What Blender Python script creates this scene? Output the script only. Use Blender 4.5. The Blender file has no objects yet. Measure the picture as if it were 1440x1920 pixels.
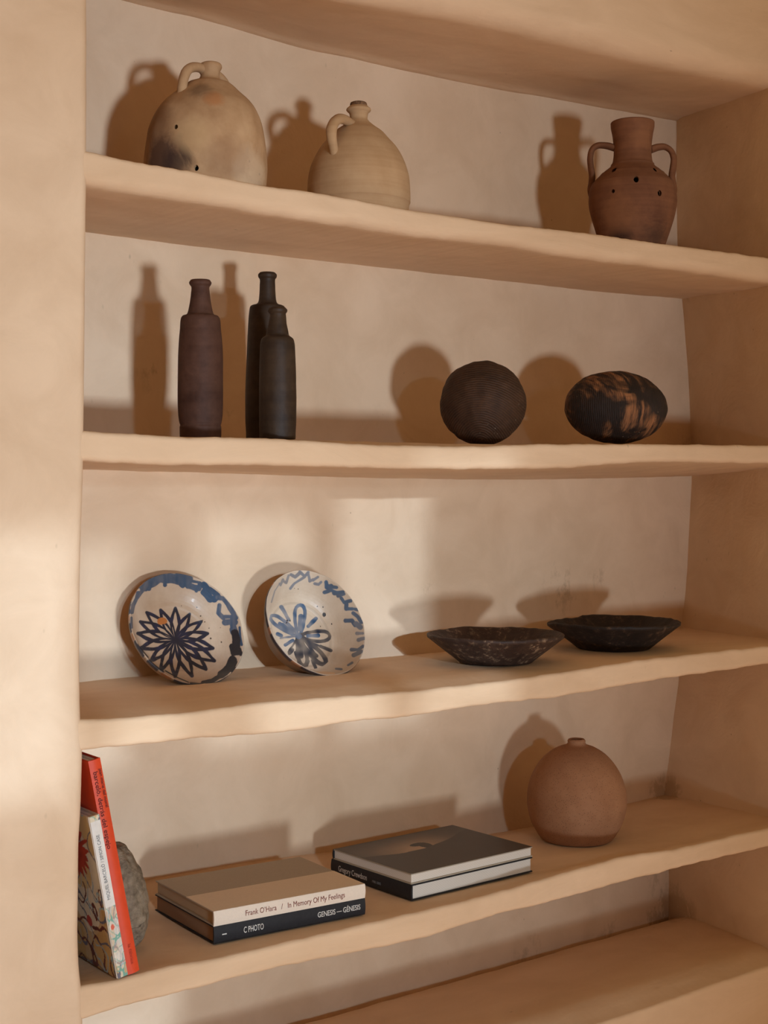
import bpy, bmesh, math, random
from mathutils import Vector, Matrix, noise
random.seed(7)
S = bpy.context.scene
COL = S.collection
PI = math.pi

# ------------------------------------------------------------------ camera
F, CX, HY = 2700.0, 720.0, 910.0            # focal length and horizon, in photo pixels
YAW = math.atan(F / 3560.0)
CAM = Vector((-0.905, -1.9, 0.0))
FW = Vector((math.sin(YAW), math.cos(YAW), 0)); RT = Vector((math.cos(YAW), -math.sin(YAW), 0)); UP = Vector((0, 0, 1))
cd = bpy.data.cameras.new('camera'); cam = bpy.data.objects.new('camera', cd); COL.objects.link(cam)
cd.sensor_fit = 'VERTICAL'; cd.sensor_height = 36.0; cd.lens = F / 1920 * 36
cd.shift_y = (HY - 960) / 1920.0
cam.location = CAM; cam.rotation_euler = (PI / 2, 0, -YAW)
cd.clip_start = 0.05; cd.clip_end = 100
S.camera = cam

# ------------------------------------------------------------------ light
S.view_settings.view_transform = 'Standard'; S.view_settings.look = 'None'
S.view_settings.gamma = 1.0; S.view_settings.use_curve_mapping = False
S.view_settings.exposure = 0.0
w = bpy.data.worlds.new('world'); S.world = w; w.use_nodes = True
w.node_tree.nodes['Background'].inputs[0].default_value = (1, .67, .35, 1)
w.node_tree.nodes['Background'].inputs[1].default_value = 0.385

def aim(o, direction): o.rotation_euler = Vector(direction).to_track_quat('-Z', 'Y').to_euler()
def area(name, loc, target, size, size_y, energy, color, spread=180):
    l = bpy.data.lights.new(name, 'AREA'); l.shape = 'RECTANGLE'; l.size = size; l.size_y = size_y
    l.energy = energy; l.color = color; l.spread = math.radians(spread)
    o = bpy.data.objects.new(name, l); COL.objects.link(o); o.location = loc
    aim(o, Vector(target) - Vector(loc)); return o
# assumed area lamps, one low and one high, set to fit the cast shadows
area('assumed_light_low', (-1.1, -8.0, -1.5), (0.20, 0, 0.22), 0.50, 0.55, 10.0, (.70, .84, 1), 27)
area('assumed_light_high', (-0.7, -4.9, 0.45), (0.25, 0.2, -0.75), 0.20, 0.18, 2.0, (.55, .78, 1), 30)
area('floor_bounce_fill', (0.5, -1.7, 1.95), (0.5, -1.7, -1.6), 1.3, 0.9, 14, (.92, .80, .68), 36)  # added lamp: lights the floor so its bounce lifts the shelf undersides
SUN = Vector((0.27, 1.0, -0.15)).normalized()
sl = bpy.data.lights.new('sun', 'SUN'); sl.energy = 1.65; sl.angle = math.radians(0.75); sl.color = (.60, .79, 1)
so = bpy.data.objects.new('sun', sl); COL.objects.link(so); so.location = (-2, -7, 2); aim(so, SUN)

# ------------------------------------------------------------------ helpers
def ray(px, py): return FW + RT * ((px - CX) / F) + UP * ((HY - py) / F)
def onY(px, py, y=0.0):
    r = ray(px, py); return CAM + r * ((y - CAM.y) / r.y)
def onZ(px, py, z):
    r = ray(px, py); return CAM + r * ((z - CAM.z) / r.z)
def proj(p):
    d = p - CAM; z = d.dot(FW); return (CX + F * d.dot(RT) / z, HY - F * d.z / z)
def on_plane(px, py, p0, n):
    r = ray(px, py); return CAM + r * ((p0 - CAM).dot(n) / r.dot(n))
def interp(pts, x):
    if x <= pts[0][0]: return pts[0][1]
    for (a, b), (c, d) in zip(pts, pts[1:]):
        if x <= c:
            t = (x - a) / (c - a); return b + (d - b) * t
    return pts[-1][1]
def smooth_interp(pts, x):
    n = len(pts)
    if x <= pts[0][0]: return pts[0][1]
    if x >= pts[-1][0]: return pts[-1][1]
    for i in range(n - 1):
        if x <= pts[i + 1][0]:
            p1, p2 = pts[i], pts[i + 1]; p0 = pts[max(i - 1, 0)]; p3 = pts[min(i + 2, n - 1)]
            h = p2[0] - p1[0]; t = (x - p1[0]) / h
            m1 = (p2[1] - p0[1]) / max(p2[0] - p0[0], 1e-9) * h; m2 = (p3[1] - p1[1]) / max(p3[0] - p1[0], 1e-9) * h
            return (2*t**3-3*t**2+1)*p1[1] + (t**3-2*t**2+t)*m1 + (-2*t**3+3*t**2)*p2[1] + (t**3-t**2)*m2
def nz(p, s, off=0.0): return noise.noise(Vector(p) * s + Vector((off, off * 1.7, -off)))
def mesh_obj(name, verts, faces, mat, parent=None, smooth=True, cols=None):
    me = bpy.data.meshes.new(name); me.from_pydata([tuple(v) for v in verts], [], faces); me.update()
    if smooth:
        for p in me.polygons: p.use_smooth = True
    if cols:
        a = me.color_attributes.new('paint', 'FLOAT_COLOR', 'POINT')
        for i, c in enumerate(cols): a.data[i].color = (c[0], c[1], c[2], 1)
    me.materials.append(mat)
    o = bpy.data.objects.new(name, me); COL.objects.link(o)
    if parent: o.parent = parent
    return o
def bm_obj(name, bm, mat, parent=None, smooth=False):
    me = bpy.data.meshes.new(name); bmesh.ops.recalc_face_normals(bm, faces=bm.faces); bm.to_mesh(me); bm.free()
    if smooth:
        for p in me.polygons: p.use_smooth = True
    me.materials.append(mat)
    o = bpy.data.objects.new(name, me); COL.objects.link(o)
    if parent: o.parent = parent
    return o
def grid_faces(nu, nv, close_u=False, flip=False):
    f = []
    for i in range(nu if close_u else nu - 1):
        for j in range(nv - 1):
            a = i * nv + j; b = ((i + 1) % nu) * nv + j
            q = (a, b, b + 1, a + 1)
            f.append(q[::-1] if flip else q)
    return f
def empty(name, loc, label, cat, group=None, rz=0.0):
    o = bpy.data.objects.new(name, None); COL.objects.link(o); o.location = loc; o.rotation_euler = (0, 0, rz)
    o.empty_display_size = 0.03
    o['label'] = label; o['category'] = cat
    if group: o['group'] = group
    return o
def tag(o, label, cat, group=None):
    o['label'] = label; o['category'] = cat
    if group: o['group'] = group
    return o
def structure(o): o['kind'] = 'structure'; return o
def lin(c): return tuple(((x / 255) / 12.92 if x / 255 <= .04045 else ((x / 255 + .055) / 1.055) ** 2.4) for x in c)

# ------------------------------------------------------------------ materials
class NT:
    def __init__(s, name, rough=0.8, spec=0.3):
        s.m = bpy.data.materials.new(name); s.m.use_nodes = True
        s.t = s.m.node_tree; s.b = s.t.nodes['Principled BSDF']
        s.b.inputs['Roughness'].default_value = rough; s.b.inputs['Specular IOR Level'].default_value = spec
    def n(s, kind, **kw):
        x = s.t.nodes.new(kind)
        for k, v in kw.items():
            if k in x.inputs.keys() and not hasattr(x, k): x.inputs[k].default_value = v
            else: setattr(x, k, v)
        return x
    def l(s, a, b): s.t.links.new(a, b)
    def coord(s, scale=(1, 1, 1), space='Object', rot=(0, 0, 0)):
        tc = s.n('ShaderNodeTexCoord'); mp = s.n('ShaderNodeMapping')
        mp.inputs['Scale'].default_value = scale; mp.inputs['Rotation'].default_value = rot
        s.l(tc.outputs[space], mp.inputs[0]); return mp.outputs[0]
    def noise(s, co, scale, detail=6, rough=.55, dist=0.0):
        x = s.n('ShaderNodeTexNoise'); x.inputs['Scale'].default_value = scale; x.inputs['Detail'].default_value = detail
        x.inputs['Roughness'].default_value = rough; x.inputs['Distortion'].default_value = dist
        s.l(co, x.inputs['Vector']); return x.outputs['Fac']
    def ramp(s, f, stops):
        r = s.n('ShaderNodeValToRGB'); e = r.color_ramp.elements
        while len(e) < len(stops): e.new(.5)
        for k, (p, c) in zip(e, stops):
            k.position = p; k.color = (*c, 1) if len(c) == 3 else c
        s.l(f, r.inputs[0]); return r.outputs[0]
    def mix(s, fac, a, b, mode='MIX'):
        x = s.n('ShaderNodeMix', data_type='RGBA', blend_type=mode)
        for sock, v in ((x.inputs[0], fac), (x.inputs[6], a), (x.inputs[7], b)):
            if isinstance(v, (int, float)): sock.default_value = v
            elif isinstance(v, tuple): sock.default_value = (*v, 1)
            else: s.l(v, sock)
        return x.outputs[2]
    def math(s, op, a, b=0.0):
        x = s.n('ShaderNodeMath', operation=op)
        for sock, v in ((x.inputs[0], a), (x.inputs[1], b)):
            if isinstance(v, (int, float)): sock.default_value = v
            else: s.l(v, sock)
        return x.outputs[0]
    def color(s, c):
        if isinstance(c, tuple): s.b.inputs['Base Color'].default_value = (*c, 1)
        else: s.l(c, s.b.inputs['Base Color'])
    def bump(s, *hs):
        prev = None
        for h, strength, dist in hs:
            x = s.n('ShaderNodeBump'); x.inputs['Strength'].default_value = strength; x.inputs['Distance'].default_value = dist
            s.l(h, x.inputs['Height'])
            if prev: s.l(prev, x.inputs['Normal'])
            prev = x.outputs[0]
        s.l(prev, s.b.inputs['Normal'])

def speck(t, co, scale, lo, hi):     # sparse little marks: 0..1 mask
    v = t.n('ShaderNodeTexVoronoi'); v.inputs['Scale'].default_value = scale
    t.l(co, v.inputs['Vector'])
    return t.ramp(v.outputs['Distance'], [(lo, (1, 1, 1)), (hi, (0, 0, 0))])

def plaster(name='limewash_plaster', stretch=(1, 1, 1), tint=(1, 1, 1)):
    t = NT(name, .82, .22)
    c = t.coord(stretch)
    big = t.noise(c, 2.2, 5, .5, .4); mid = t.noise(c, 9, 7, .6, .6); fine = t.noise(c, 120, 5, .6)
    A = tuple(a * b for a, b in zip((.68, .48, .31), tint)); B = tuple(a * b for a, b in zip((.77, .57, .39), tint))
    col = t.ramp(big, [(.3, A), (.7, B)])
    m2 = t.ramp(mid, [(.3, (.90, .875, .85)), (.62, (1, 1, 1))])
    col = t.mix(1.0, col, m2, 'MULTIPLY')
    # scuffs and specks of grime
    patch = t.ramp(t.noise(c, 3.3, 3, .5), [(.55, (0, 0, 0)), (.68, (1, 1, 1))])
    sp = speck(t, t.coord((1, 1, .55)), 34, .03, .10)
    scr = t.ramp(t.noise(t.coord((60, 60, 22)), 1.0, 6, .75), [(.70, (0, 0, 0)), (.76, (1, 1, 1))])
    m = t.math('MULTIPLY', t.math('MAXIMUM', sp, scr), patch)
    col = t.mix(t.math('MULTIPLY', m, .38), col, (.22, .14, .08))
    tc = t.n('ShaderNodeTexCoord'); mottle = t.noise(t.coord((26, 26, 17)), 1.0, 7, .72)  # mottled brown patches at set spots, heaviest in the right-hand back corners
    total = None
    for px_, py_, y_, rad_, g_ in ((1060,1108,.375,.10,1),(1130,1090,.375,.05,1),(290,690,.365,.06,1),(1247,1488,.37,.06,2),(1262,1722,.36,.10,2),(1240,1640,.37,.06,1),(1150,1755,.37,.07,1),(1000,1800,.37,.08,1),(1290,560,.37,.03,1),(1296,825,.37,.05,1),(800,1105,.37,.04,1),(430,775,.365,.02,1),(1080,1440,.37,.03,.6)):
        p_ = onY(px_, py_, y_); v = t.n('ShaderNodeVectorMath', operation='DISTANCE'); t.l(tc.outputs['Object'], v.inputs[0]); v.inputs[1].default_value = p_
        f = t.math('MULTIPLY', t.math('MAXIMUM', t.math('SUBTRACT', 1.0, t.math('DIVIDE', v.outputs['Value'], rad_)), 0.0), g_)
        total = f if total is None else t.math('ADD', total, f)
    gm = t.ramp(t.math('MULTIPLY', mottle, t.math('ADD', 1.0, t.math('MULTIPLY', total, .42))), [(.62, (0, 0, 0)), (.76, (1, 1, 1))])
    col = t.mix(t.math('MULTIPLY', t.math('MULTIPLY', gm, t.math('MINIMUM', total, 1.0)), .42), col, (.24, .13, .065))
    sp2 = speck(t, c, 13, .012, .028)
    col = t.mix(t.math('MULTIPLY', sp2, .5), col, (.2, .12, .07))
    t.color(col)
    t.bump((mid, .25, .012), (t.noise(c, 38, 5, .6), .22, .003), (fine, .12, .0012))
    return t.m
M = {}
M['plaster'] = plaster()
M['shelf_plaster'] = plaster('brushed_shelf_plaster', (.45, 1.0, 1.6), (.99, .965, .93))

def clay(name, c1, c2, c3, rough=.8, rings=0, bumpd=.002, nscale=14, stainc=None, spec=.25, speckc=None, sscale=70):
    t = NT(name, rough, spec); c = t.coord()
    a = t.noise(c, nscale, 7, .62, .5); b = t.noise(c, nscale * 4, 5, .6)
    col = t.ramp(a, [(.28, c1), (.5, c2), (.72, c3)])
    col = t.mix(.35, col, t.ramp(b, [(.3, c1), (.7, c3)]))
    hs = [(a, .3, bumpd * 1.5), (t.noise(c, 160, 4, .6), .25, bumpd * .5)]
    if rings:
        rg = t.noise(t.coord((.6, .6, rings)), 1.6, 4, .6)
        col = t.mix(.30, col, t.ramp(rg, [(.35, c1), (.65, c3)]))
        hs.append((rg, .35, bumpd))
    if stainc:
        st = t.ramp(t.noise(c, 5.5, 7, .7, .8), [(.54, (0, 0, 0)), (.70, (1, 1, 1))])
        col = t.mix(t.math('MULTIPLY', st, .55), col, stainc)
        s2 = speck(t, c, 42, .05, .12)
        msk = t.ramp(t.noise(c, 7, 3, .5), [(.5, (0, 0, 0)), (.6, (1, 1, 1))])
        col = t.mix(t.math('MULTIPLY', t.math('MULTIPLY', s2, msk), .7), col, tuple(x * .5 for x in stainc))
    if speckc:
        s3 = speck(t, c, sscale * 4, .12, .24)
        col = t.mix(t.math('MULTIPLY', s3, .85), col, speckc)
    t.color(col); t.bump(*hs); return t
jug_t = clay('buff_earthenware', (.31, .165, .075), (.44, .26, .13), (.55, .36, .20), stainc=(.16, .085, .05), nscale=9)
# soot and burn low on the left front of the large jug
c = jug_t.coord()
M['jug_big'] = jug_t.m
M['jug_small'] = clay('pale_earthenware', (.36, .20, .09), (.48, .29, .145), (.56, .375, .21), rings=46, nscale=7).m
M['amphora'] = clay('red_brown_terracotta', (.10, .036, .016), (.175, .068, .030), (.26, .112, .052), rings=40, nscale=9).m
M['bottle_brown'] = clay('burnt_umber_stoneware', (.034, .012, .007), (.060, .024, .014), (.12, .055, .034), rough=.68, rings=14, nscale=18, spec=.22).m
M['bottle_black'] = clay('charcoal_stoneware', (.014, .0065, .0035), (.029, .015, .008), (.068, .038, .019), rough=.58, rings=26, nscale=18, spec=.25).m
M['vase'] = clay('speckled_sandy_clay', (.26, .115, .052), (.33, .155, .074), (.41, .21, .108), rough=.75, nscale=6, speckc=(.07, .04, .025), sscale=75).m
M['dark_hole'] = NT('shadowed_clay', .95, .05).m; M['dark_hole'].node_tree.nodes['Principled BSDF'].inputs['Base Color'].default_value = (.03, .016, .010, 1)
def simple(name, c, rough=.7, spec=.3, var=.12, scale=60, bump=0.0):
    t = NT(name, rough, spec); co = t.coord(); a = t.noise(co, scale, 4, .6)
    t.color(t.ramp(a, [(.3, tuple(x * (1 - var) for x in c)), (.7, tuple(min(1, x * (1 + var)) for x in c))]))
    if bump: t.bump((a, .4, bump))
    return t.m
M['cork'] = simple('old_cork', (.16, .085, .045), .9, .1, .7, 190, .002)

# turned wood ball: fine grooves round the axis that faces the room
def turned_wood(name, dark, mid, worn, wornamt, axis_rot, groove=300, radial=False):
    t = NT(name, .7, .3); c = t.coord((1, 1, 1), rot=axis_rot)
    wv = t.n('ShaderNodeTexWave', wave_type='RINGS' if radial else 'BANDS', rings_direction='Y', bands_direction='X')
    wv.inputs['Scale'].default_value = groove; wv.inputs['Distortion'].default_value = 2.2; wv.inputs['Detail'].default_value = 3
    wv.inputs['Detail Scale'].default_value = 1.5
    t.l(c, wv.inputs['Vector'])
    a = t.noise(c, 40, 6, .65)
    col = t.ramp(a, [(.3, dark), (.7, mid)])
    col = t.mix(.35, col, t.ramp(wv.outputs['Fac'], [(.2, dark), (.9, mid)]))
    if wornamt:
        sx = t.noise(t.coord((70, 9, 9), rot=axis_rot), 1.0, 7, .7, .3)
        zone = t.noise(c, 15, 3, .5, .8)
        mk = t.math('MULTIPLY', t.ramp(sx, [(.44, (0, 0, 0)), (.6, (1, 1, 1))]), t.ramp(zone, [(.47, (0, 0, 0)), (.58, (1, 1, 1))]))
        col = t.mix(t.math('MULTIPLY', mk, wornamt), col, worn)
    dots = speck(t, c, 110, .06, .14)
    dm = t.ramp(t.noise(c, 12, 2, .5), [(.55, (0, 0, 0)), (.62, (1, 1, 1))])
    col = t.mix(t.math('MULTIPLY', t.math('MULTIPLY', dots, dm), .6), col, (.4, .3, .2))
    t.color(col); t.bump((wv.outputs['Fac'], .5, .0016), (a, .5, .003)); return t.m
M['ball'] = turned_wood('dark_turned_wood', (.022, .009, .004), (.078, .034, .015), None, 0, (0, 0, .82), 75, True)
M['egg'] = turned_wood('scraped_dark_wood', (.012, .007, .005), (.032, .017, .011), (.34, .14, .055), .95, (0, 0, .6), 90, False)
def oldwood(name, dark, mid, chip, amt):
    t = NT(name, .62, .35); c = t.coord()
    a = t.noise(c, 26, 7, .65, .6); b = t.noise(c, 90, 6, .7)
    col = t.ramp(a, [(.3, dark), (.7, mid)])
    z = t.n('ShaderNodeSeparateXYZ'); t.l(c, z.inputs[0])
    m = t.math('MULTIPLY', t.ramp(b, [(.52, (0, 0, 0)), (.62, (1, 1, 1))]), t.ramp(a, [(.42, (0, 0, 0)), (.6, (1, 1, 1))]))
    col = t.mix(t.math('MULTIPLY', m, amt), col, chip)
    t.color(col); t.bump((a, .6, .004), (b, .45, .0018)); return t.m
M['bowl_brown'] = oldwood('worn_dark_wood', (.022, .010, .006), (.062, .030, .018), (.30, .19, .11), .75)
M['bowl_black'] = oldwood('blackened_wood', (.010, .006, .004), (.028, .015, .010), (.18, .10, .055), .45)
def painted(name, rough=.42, coat=.10, bumps=True):
    t = NT(name, rough, .32)
    a = t.n('ShaderNodeVertexColor', layer_name='paint')
    c = t.coord(); n1 = t.noise(c, 30, 6, .6)
    t.color(t.mix(1.0, a.outputs[0], t.ramp(n1, [(.3, (.86, .83, .80)), (.65, (1, 1, 1))]), 'MULTIPLY'))
    t.b.inputs['Coat Weight'].default_value = coat; t.b.inputs['Coat Roughness'].default_value = .15
    if bumps: t.bump((n1, .25, .003), (t.noise(c, 120, 3, .5), .12, .001))
    return t.m
M['glaze'] = painted('tin_glaze')
M['cover_print'] = painted('printed_cover', .45, .1, False)
def stone():
    t = NT('pitted_granite', .9, .2); c = t.coord()
    a = t.noise(c, 12, 6, .6); b = t.noise(c, 75, 5, .7); p = t.noise(c, 32, 5, .75, .6)
    col = t.ramp(a, [(.3, (.11, .078, .048)), (.7, (.27, .20, .13))])
    col = t.mix(.6, col, t.ramp(b, [(.3, (.07, .05, .032)), (.65, (.34, .26, .175))]))
    col = t.mix(t.ramp(p, [(.60, (0, 0, 0)), (.68, (1, 1, 1))]), col, (.05, .035, .025))
    t.color(col); t.bump((p, .7, .006), (b, .6, .003)); return t.m
M['stone'] = stone()
M['linen_taupe'] = simple('taupe_cover_cloth', (.41, .335, .245), .8, .2, .05, 400)
M['linen_cream'] = simple('cream_cover_cloth', (.72, .58, .42), .8, .2, .04, 400)
M['spine_cream'] = simple('cream_spine_cloth', (.72, .60, .48), .8, .2, .03, 400)
M['black_cover'] = simple('black_book_cloth', (.014, .014, .016), .5, .35, .2, 200)
M['red_cover'] = simple('vermilion_cover', (.60, .055, .014), .5, .35, .05, 60)
M['white_ink'] = simple('white_lettering', (.62, .58, .52), .6, .3, .05)
M['black_ink'] = simple('dark_lettering', (.10, .012, .01), .6, .3, .05)
M['red_ink'] = simple('dark_red_lettering', (.38, .03, .012), .6, .3, .05)
M['brown_ink'] = simple('russet_lettering', (.20, .055, .035), .6, .3, .05)
M['grey_ink'] = simple('grey_lettering', (.20, .19, .18), .6, .3, .05)
def pages(name, c):
    t = NT(name, .85, .15); wv = t.n('ShaderNodeTexWave', bands_direction='Z'); wv.inputs['Scale'].default_value = 260
    wv.inputs['Distortion'].default_value = 1.5
    t.l(t.coord(), wv.inputs['Vector'])
    t.color(t.ramp(wv.outputs['Fac'], [(.1, tuple(x * .72 for x in c)), (.6, c)])); return t.m
M['pages_white'] = pages('white_page_edges', (.72, .64, .54))
M['pages_cream'] = pages('cream_page_edges', (.50, .36, .22))
M['pages_brown'] = pages('browned_page_edges', (.32, .19, .11))

# ------------------------------------------------------------------ the setting: a plastered niche
YB = lambda x: 0.362 + 0.014 * x                     # back wall depth
ZS = dict(A=.470, B=.075, C=-.335, D=-.720, E=-.985)
# measured edge lines (x, z) of each built-in shelf
def fr(pts): return [(p.x, p.z) for p in (onY(a, b, 0) for a, b in pts)]
def bk(pts):
    out = []
    for a, b in pts:
        p = onY(a, b, .37); p = onY(a, b, YB(p.x)); out.append((p.x, p.z))
    return out
SH = dict(
  A=dict(ft=fr([(172,283),(187,287),(271,304),(369,322),(498,347),(578,357),(769,392),(960,420),(1117,438),(1243,456),(1440,482)]),
         fb=fr([(170,347),(430,387),(640,420),(800,443),(960,460),(1060,478),(1277,505),(1440,529)]),
         bt=[(0,.470),(1.8,.470)], bb=bk([(170,436),(338,458),(480,475),(720,502),(960,528),(1127,547),(1283,560)]), seed=1, rb=.020),
  B=dict(ft=fr([(165,808),(336,818),(506,822),(720,834),(905,836),(1008,833),(1214,833),(1440,835)]),
         fb=fr([(160,864),(300,872),(467,872),(720,878),(905,880),(1060,877),(1214,867),(1440,869)]),
         bt=[(0,.076),(1.8,.078)], bb=bk([(160,880),(400,887),(700,896),(1000,899),(1299,893)]), seed=2, rb=.010),
  C=dict(ft=fr([(158,1349),(249,1345),(380,1333),(506,1317),(680,1304),(796,1294),(891,1283),(997,1270),(1102,1254),(1208,1238),(1440,1212)]),
         fb=fr([(162,1408),(348,1388),(546,1372),(680,1351),(743,1348),(891,1325),(1049,1307),(1208,1280),(1440,1246)]),
         bt=bk([(159,1278),(215,1272),(739,1231),(1000,1204),(1277,1176)]), bb=[(0,-.375),(1.8,-.375)], seed=3, rb=.008),
  D=dict(ft=fr([(157,1852),(205,1842),(305,1816),(405,1800),(480,1782),(740,1722),(901,1684),(997,1657),(1162,1610),(1275,1591),(1440,1554)]),
         fb=fr([(160,1914),(232,1889),(323,1868),(530,1815),(800,1760),(900,1726),(1050,1688),(1275,1628),(1440,1590)]),
         bt=bk([(160,1668),(250,1651),(480,1612),(947,1560),(1177,1507),(1245,1490)]), bb=[(0,-.762),(1.8,-.755)], seed=4, rb=.008),
  E=dict(ft=fr([(850,2004),(1125,1920),(1440,1812)]),
         fb=[(0,-1.34),(1.8,-1.34)],
         bt=bk([(660,1905),(900,1835),(994,1805),(1162,1756),(1262,1727)]), bb=[(0,-1.34),(1.8,-1.34)], seed=5, rb=.01),
)
def make_shelf(key, label):
    s = SH[key]; N = 420; x0, x1 = -.015, 1.78
    verts = []; rt = .007; rb = s['rb']; sd = s['seed'] * 3.1
    for i in range(N):
        x = x0 + (x1 - x0) * i / (N - 1)
        zt, zb, zbt, zbb = (smooth_interp(s[k], x) for k in ('ft', 'fb', 'bt', 'bb'))
        zt += .0012 * noise.noise((x * 26, sd, 0)) + .0007 * noise.noise((x * 80, sd, 3))
        zb += .0016 * noise.noise((x * 22, sd, 7)) + .0008 * noise.noise((x * 75, sd, 9))
        yb = YB(x) + .03; yf = .0030 * noise.noise((x * 7, sd, 5)) + .0008 * noise.noise((x * 60, sd, 2)) + .001
        if x < .03: yf = max(yf, .001)
        sec = []
        nt = 16
        for j in range(nt):                              # top, back to front
            t = j / nt; y = yb + (yf + rt - yb) * t
            tt = min(1, max(0, (y - yf) / (yb - .03 - yf)))
            zf_ = ZS[key] - .0012; ze = zf_ + (zt - zf_) * max(0, 1 - max(0, y - .012) / .045)
            z = ze + (zbt - ze) * (tt ** 8)
            if y < YB(x): z += .005 * max(0, 1 - (YB(x) - y) / .03) ** 2 + .0012 * nz((x, y, zt), 11, sd)
            sec.append((y, z))
        for j in range(6):
            a = PI / 2 * j / 5; sec.append((yf + rt - rt * math.sin(a), zt - rt + rt * math.cos(a)))
        for j in range(1, 7):
            t = j / 7; sec.append((yf, zt - rt + (zb + rb - zt + rt) * t))
        for j in range(6):
            a = PI / 2 * j / 5; sec.append((yf + rb - rb * math.cos(a), zb + rb - rb * math.sin(a)))
        for j in range(1, nt + 1):
            t = j / nt; y = yf + rb + (yb - yf - rb) * t
            tt = min(1, max(0, (y - yf) / (yb - .03 - yf))); z = zb + (zbb - zb) * tt
            if y < YB(x): z -= .006 * max(0, 1 - (YB(x) - y) / .03) ** 2 - .0016 * nz((x, y, zb), 9, sd)
            sec.append((y, z))
        for (y, z) in sec:
            d = .0009 * nz((x, y, z), 24, sd)
            verts.append((x, y + d, z + d))
    n = len(verts) // N
    faces = grid_faces(N, n)
    for i in range(N - 1): faces.append((i * n + n - 1, (i + 1) * n + n - 1, (i + 1) * n, i * n))
    faces.append(tuple(range(n))); faces.append(tuple((N - 1) * n + k for k in reversed(range(n))))
    o = mesh_obj('plaster_shelf', verts, faces, M['shelf_plaster'])
    o.data.polygons[-1].use_smooth = False; o.data.polygons[-2].use_smooth = False
    return tag(o, label, 'shelf', 'built-in plaster shelves of the niche')
make_shelf('A', 'uppermost visible plaster shelf, carrying two pale jugs and the terracotta amphora')
make_shelf('B', 'plaster shelf at eye level carrying dark bottles, a dark ball and an egg shape')
make_shelf('C', 'plaster shelf with two blue painted bowls leaning and two dark wooden bowls')
make_shelf('D', 'plaster shelf with stacked books, leaning books, a stone and a round vase')
make_shelf('E', 'empty lowest plaster shelf at the bottom of the niche')

# back wall
NX, NZ = 150, 200; V = []
for i in range(NX):
    for j in range(NZ):
        x = -.06 + 2.0 * i / (NX - 1); z = -1.45 + 2.75 * j / (NZ - 1)
        V.append((x, YB(x) + .0035 * nz((x, 0, z), 3.2) + .0012 * nz((x, 0, z), 14), z))
structure(mesh_obj('wall_back', V, grid_faces(NX, NZ, flip=False), M['plaster']))
# right side wall of the niche: its corner wanders from bay to bay
CORN = [(-1.6,1.66),(-1.0,1.662),(-.91,1.664),(-.80,1.655),(-.722,1.649),(-.60,1.672),(-.465,1.699),(-.339,1.708),(-.2,1.73),(.013,1.744),(.108,1.741),(.25,1.733),(.391,1.716),(.539,1.694),(.765,1.690),(1.3,1.69)]
FRNT = [(-1.6,1.595),(-.985,1.60),(-.72,1.655),(-.335,1.66),(.1,1.66),(.42,1.60),(.83,1.585),(1.3,1.58)]
V = []; NY = 60; NZ = 220
for i in range(NY):
    for j in range(NZ):
        z = -1.45 + 2.75 * j / (NZ - 1); u = i / (NY - 1)
        xb, xf = interp(CORN, z), interp(FRNT, z)
        y = .42 + (-.001 - .42) * u
        t = (y - .05) / .32; x = xf + (xb - xf) * t
        r = .02
        if y < r: x += r - math.sqrt(max(0, r * r - (r - y) ** 2)) if y > 0 else r
        x += .004 * nz((1, y, z), 4) + .001 * nz((1, y, z), 16)
        V.append((x, y, z))
    # and on to the face of the right pier
for i in range(1, 14):
    for j in range(NZ):
        z = -1.45 + 2.75 * j / (NZ - 1)
        V.append((interp(FRNT, z) + .02 + .06 * i, -.001, z))
structure(mesh_obj('wall_right', V, grid_faces(NY + 13, NZ, flip=True), M['plaster']))
# left pier with a softly rounded arris
EDGE = [(onY(a, b, 0).z, onY(a, b, 0).x) for a, b in
        [(161,1875),(157.5,1850),(153,1800),(152,1725),(154,1575),(157,1525),(160,1420),(157,1350),(155,1250),(155,1150),(158,1000),(162,880),(164,700),(166,500),(168,283),(168,20)]]
EDGE = [(-1.6, EDGE[0][1])] + EDGE + [(1.4, EDGE[-1][1])]
V = []; NZ = 260; r = .016
for j in range(NZ):
    z = -1.45 + 2.75 * j / (NZ - 1); xe = smooth_interp(EDGE, z)
    prof = [(-1.3 + (xe - r + 1.3) * (k / 34), 0.0) for k in range(35)]
    prof += [(xe - r + r * math.sin(PI / 2 * k / 8), r - r * math.cos(PI / 2 * k / 8)) for k in range(1, 9)]
    prof += [(xe, r + .44 * k / 10) for k in range(1, 11)]
    for (x, y) in prof:
        V.append((x + .0005 * nz((x, y, z), 20), y - .0008 + .003 * nz((x, y, z), 3.5) * min(1, abs(xe - x) * 12) + .0007 * nz((x, y, z), 18), z))
n = len(prof)
structure(mesh_obj('wall_left', V, grid_faces(NZ, n, flip=True), M['plaster']))
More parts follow.
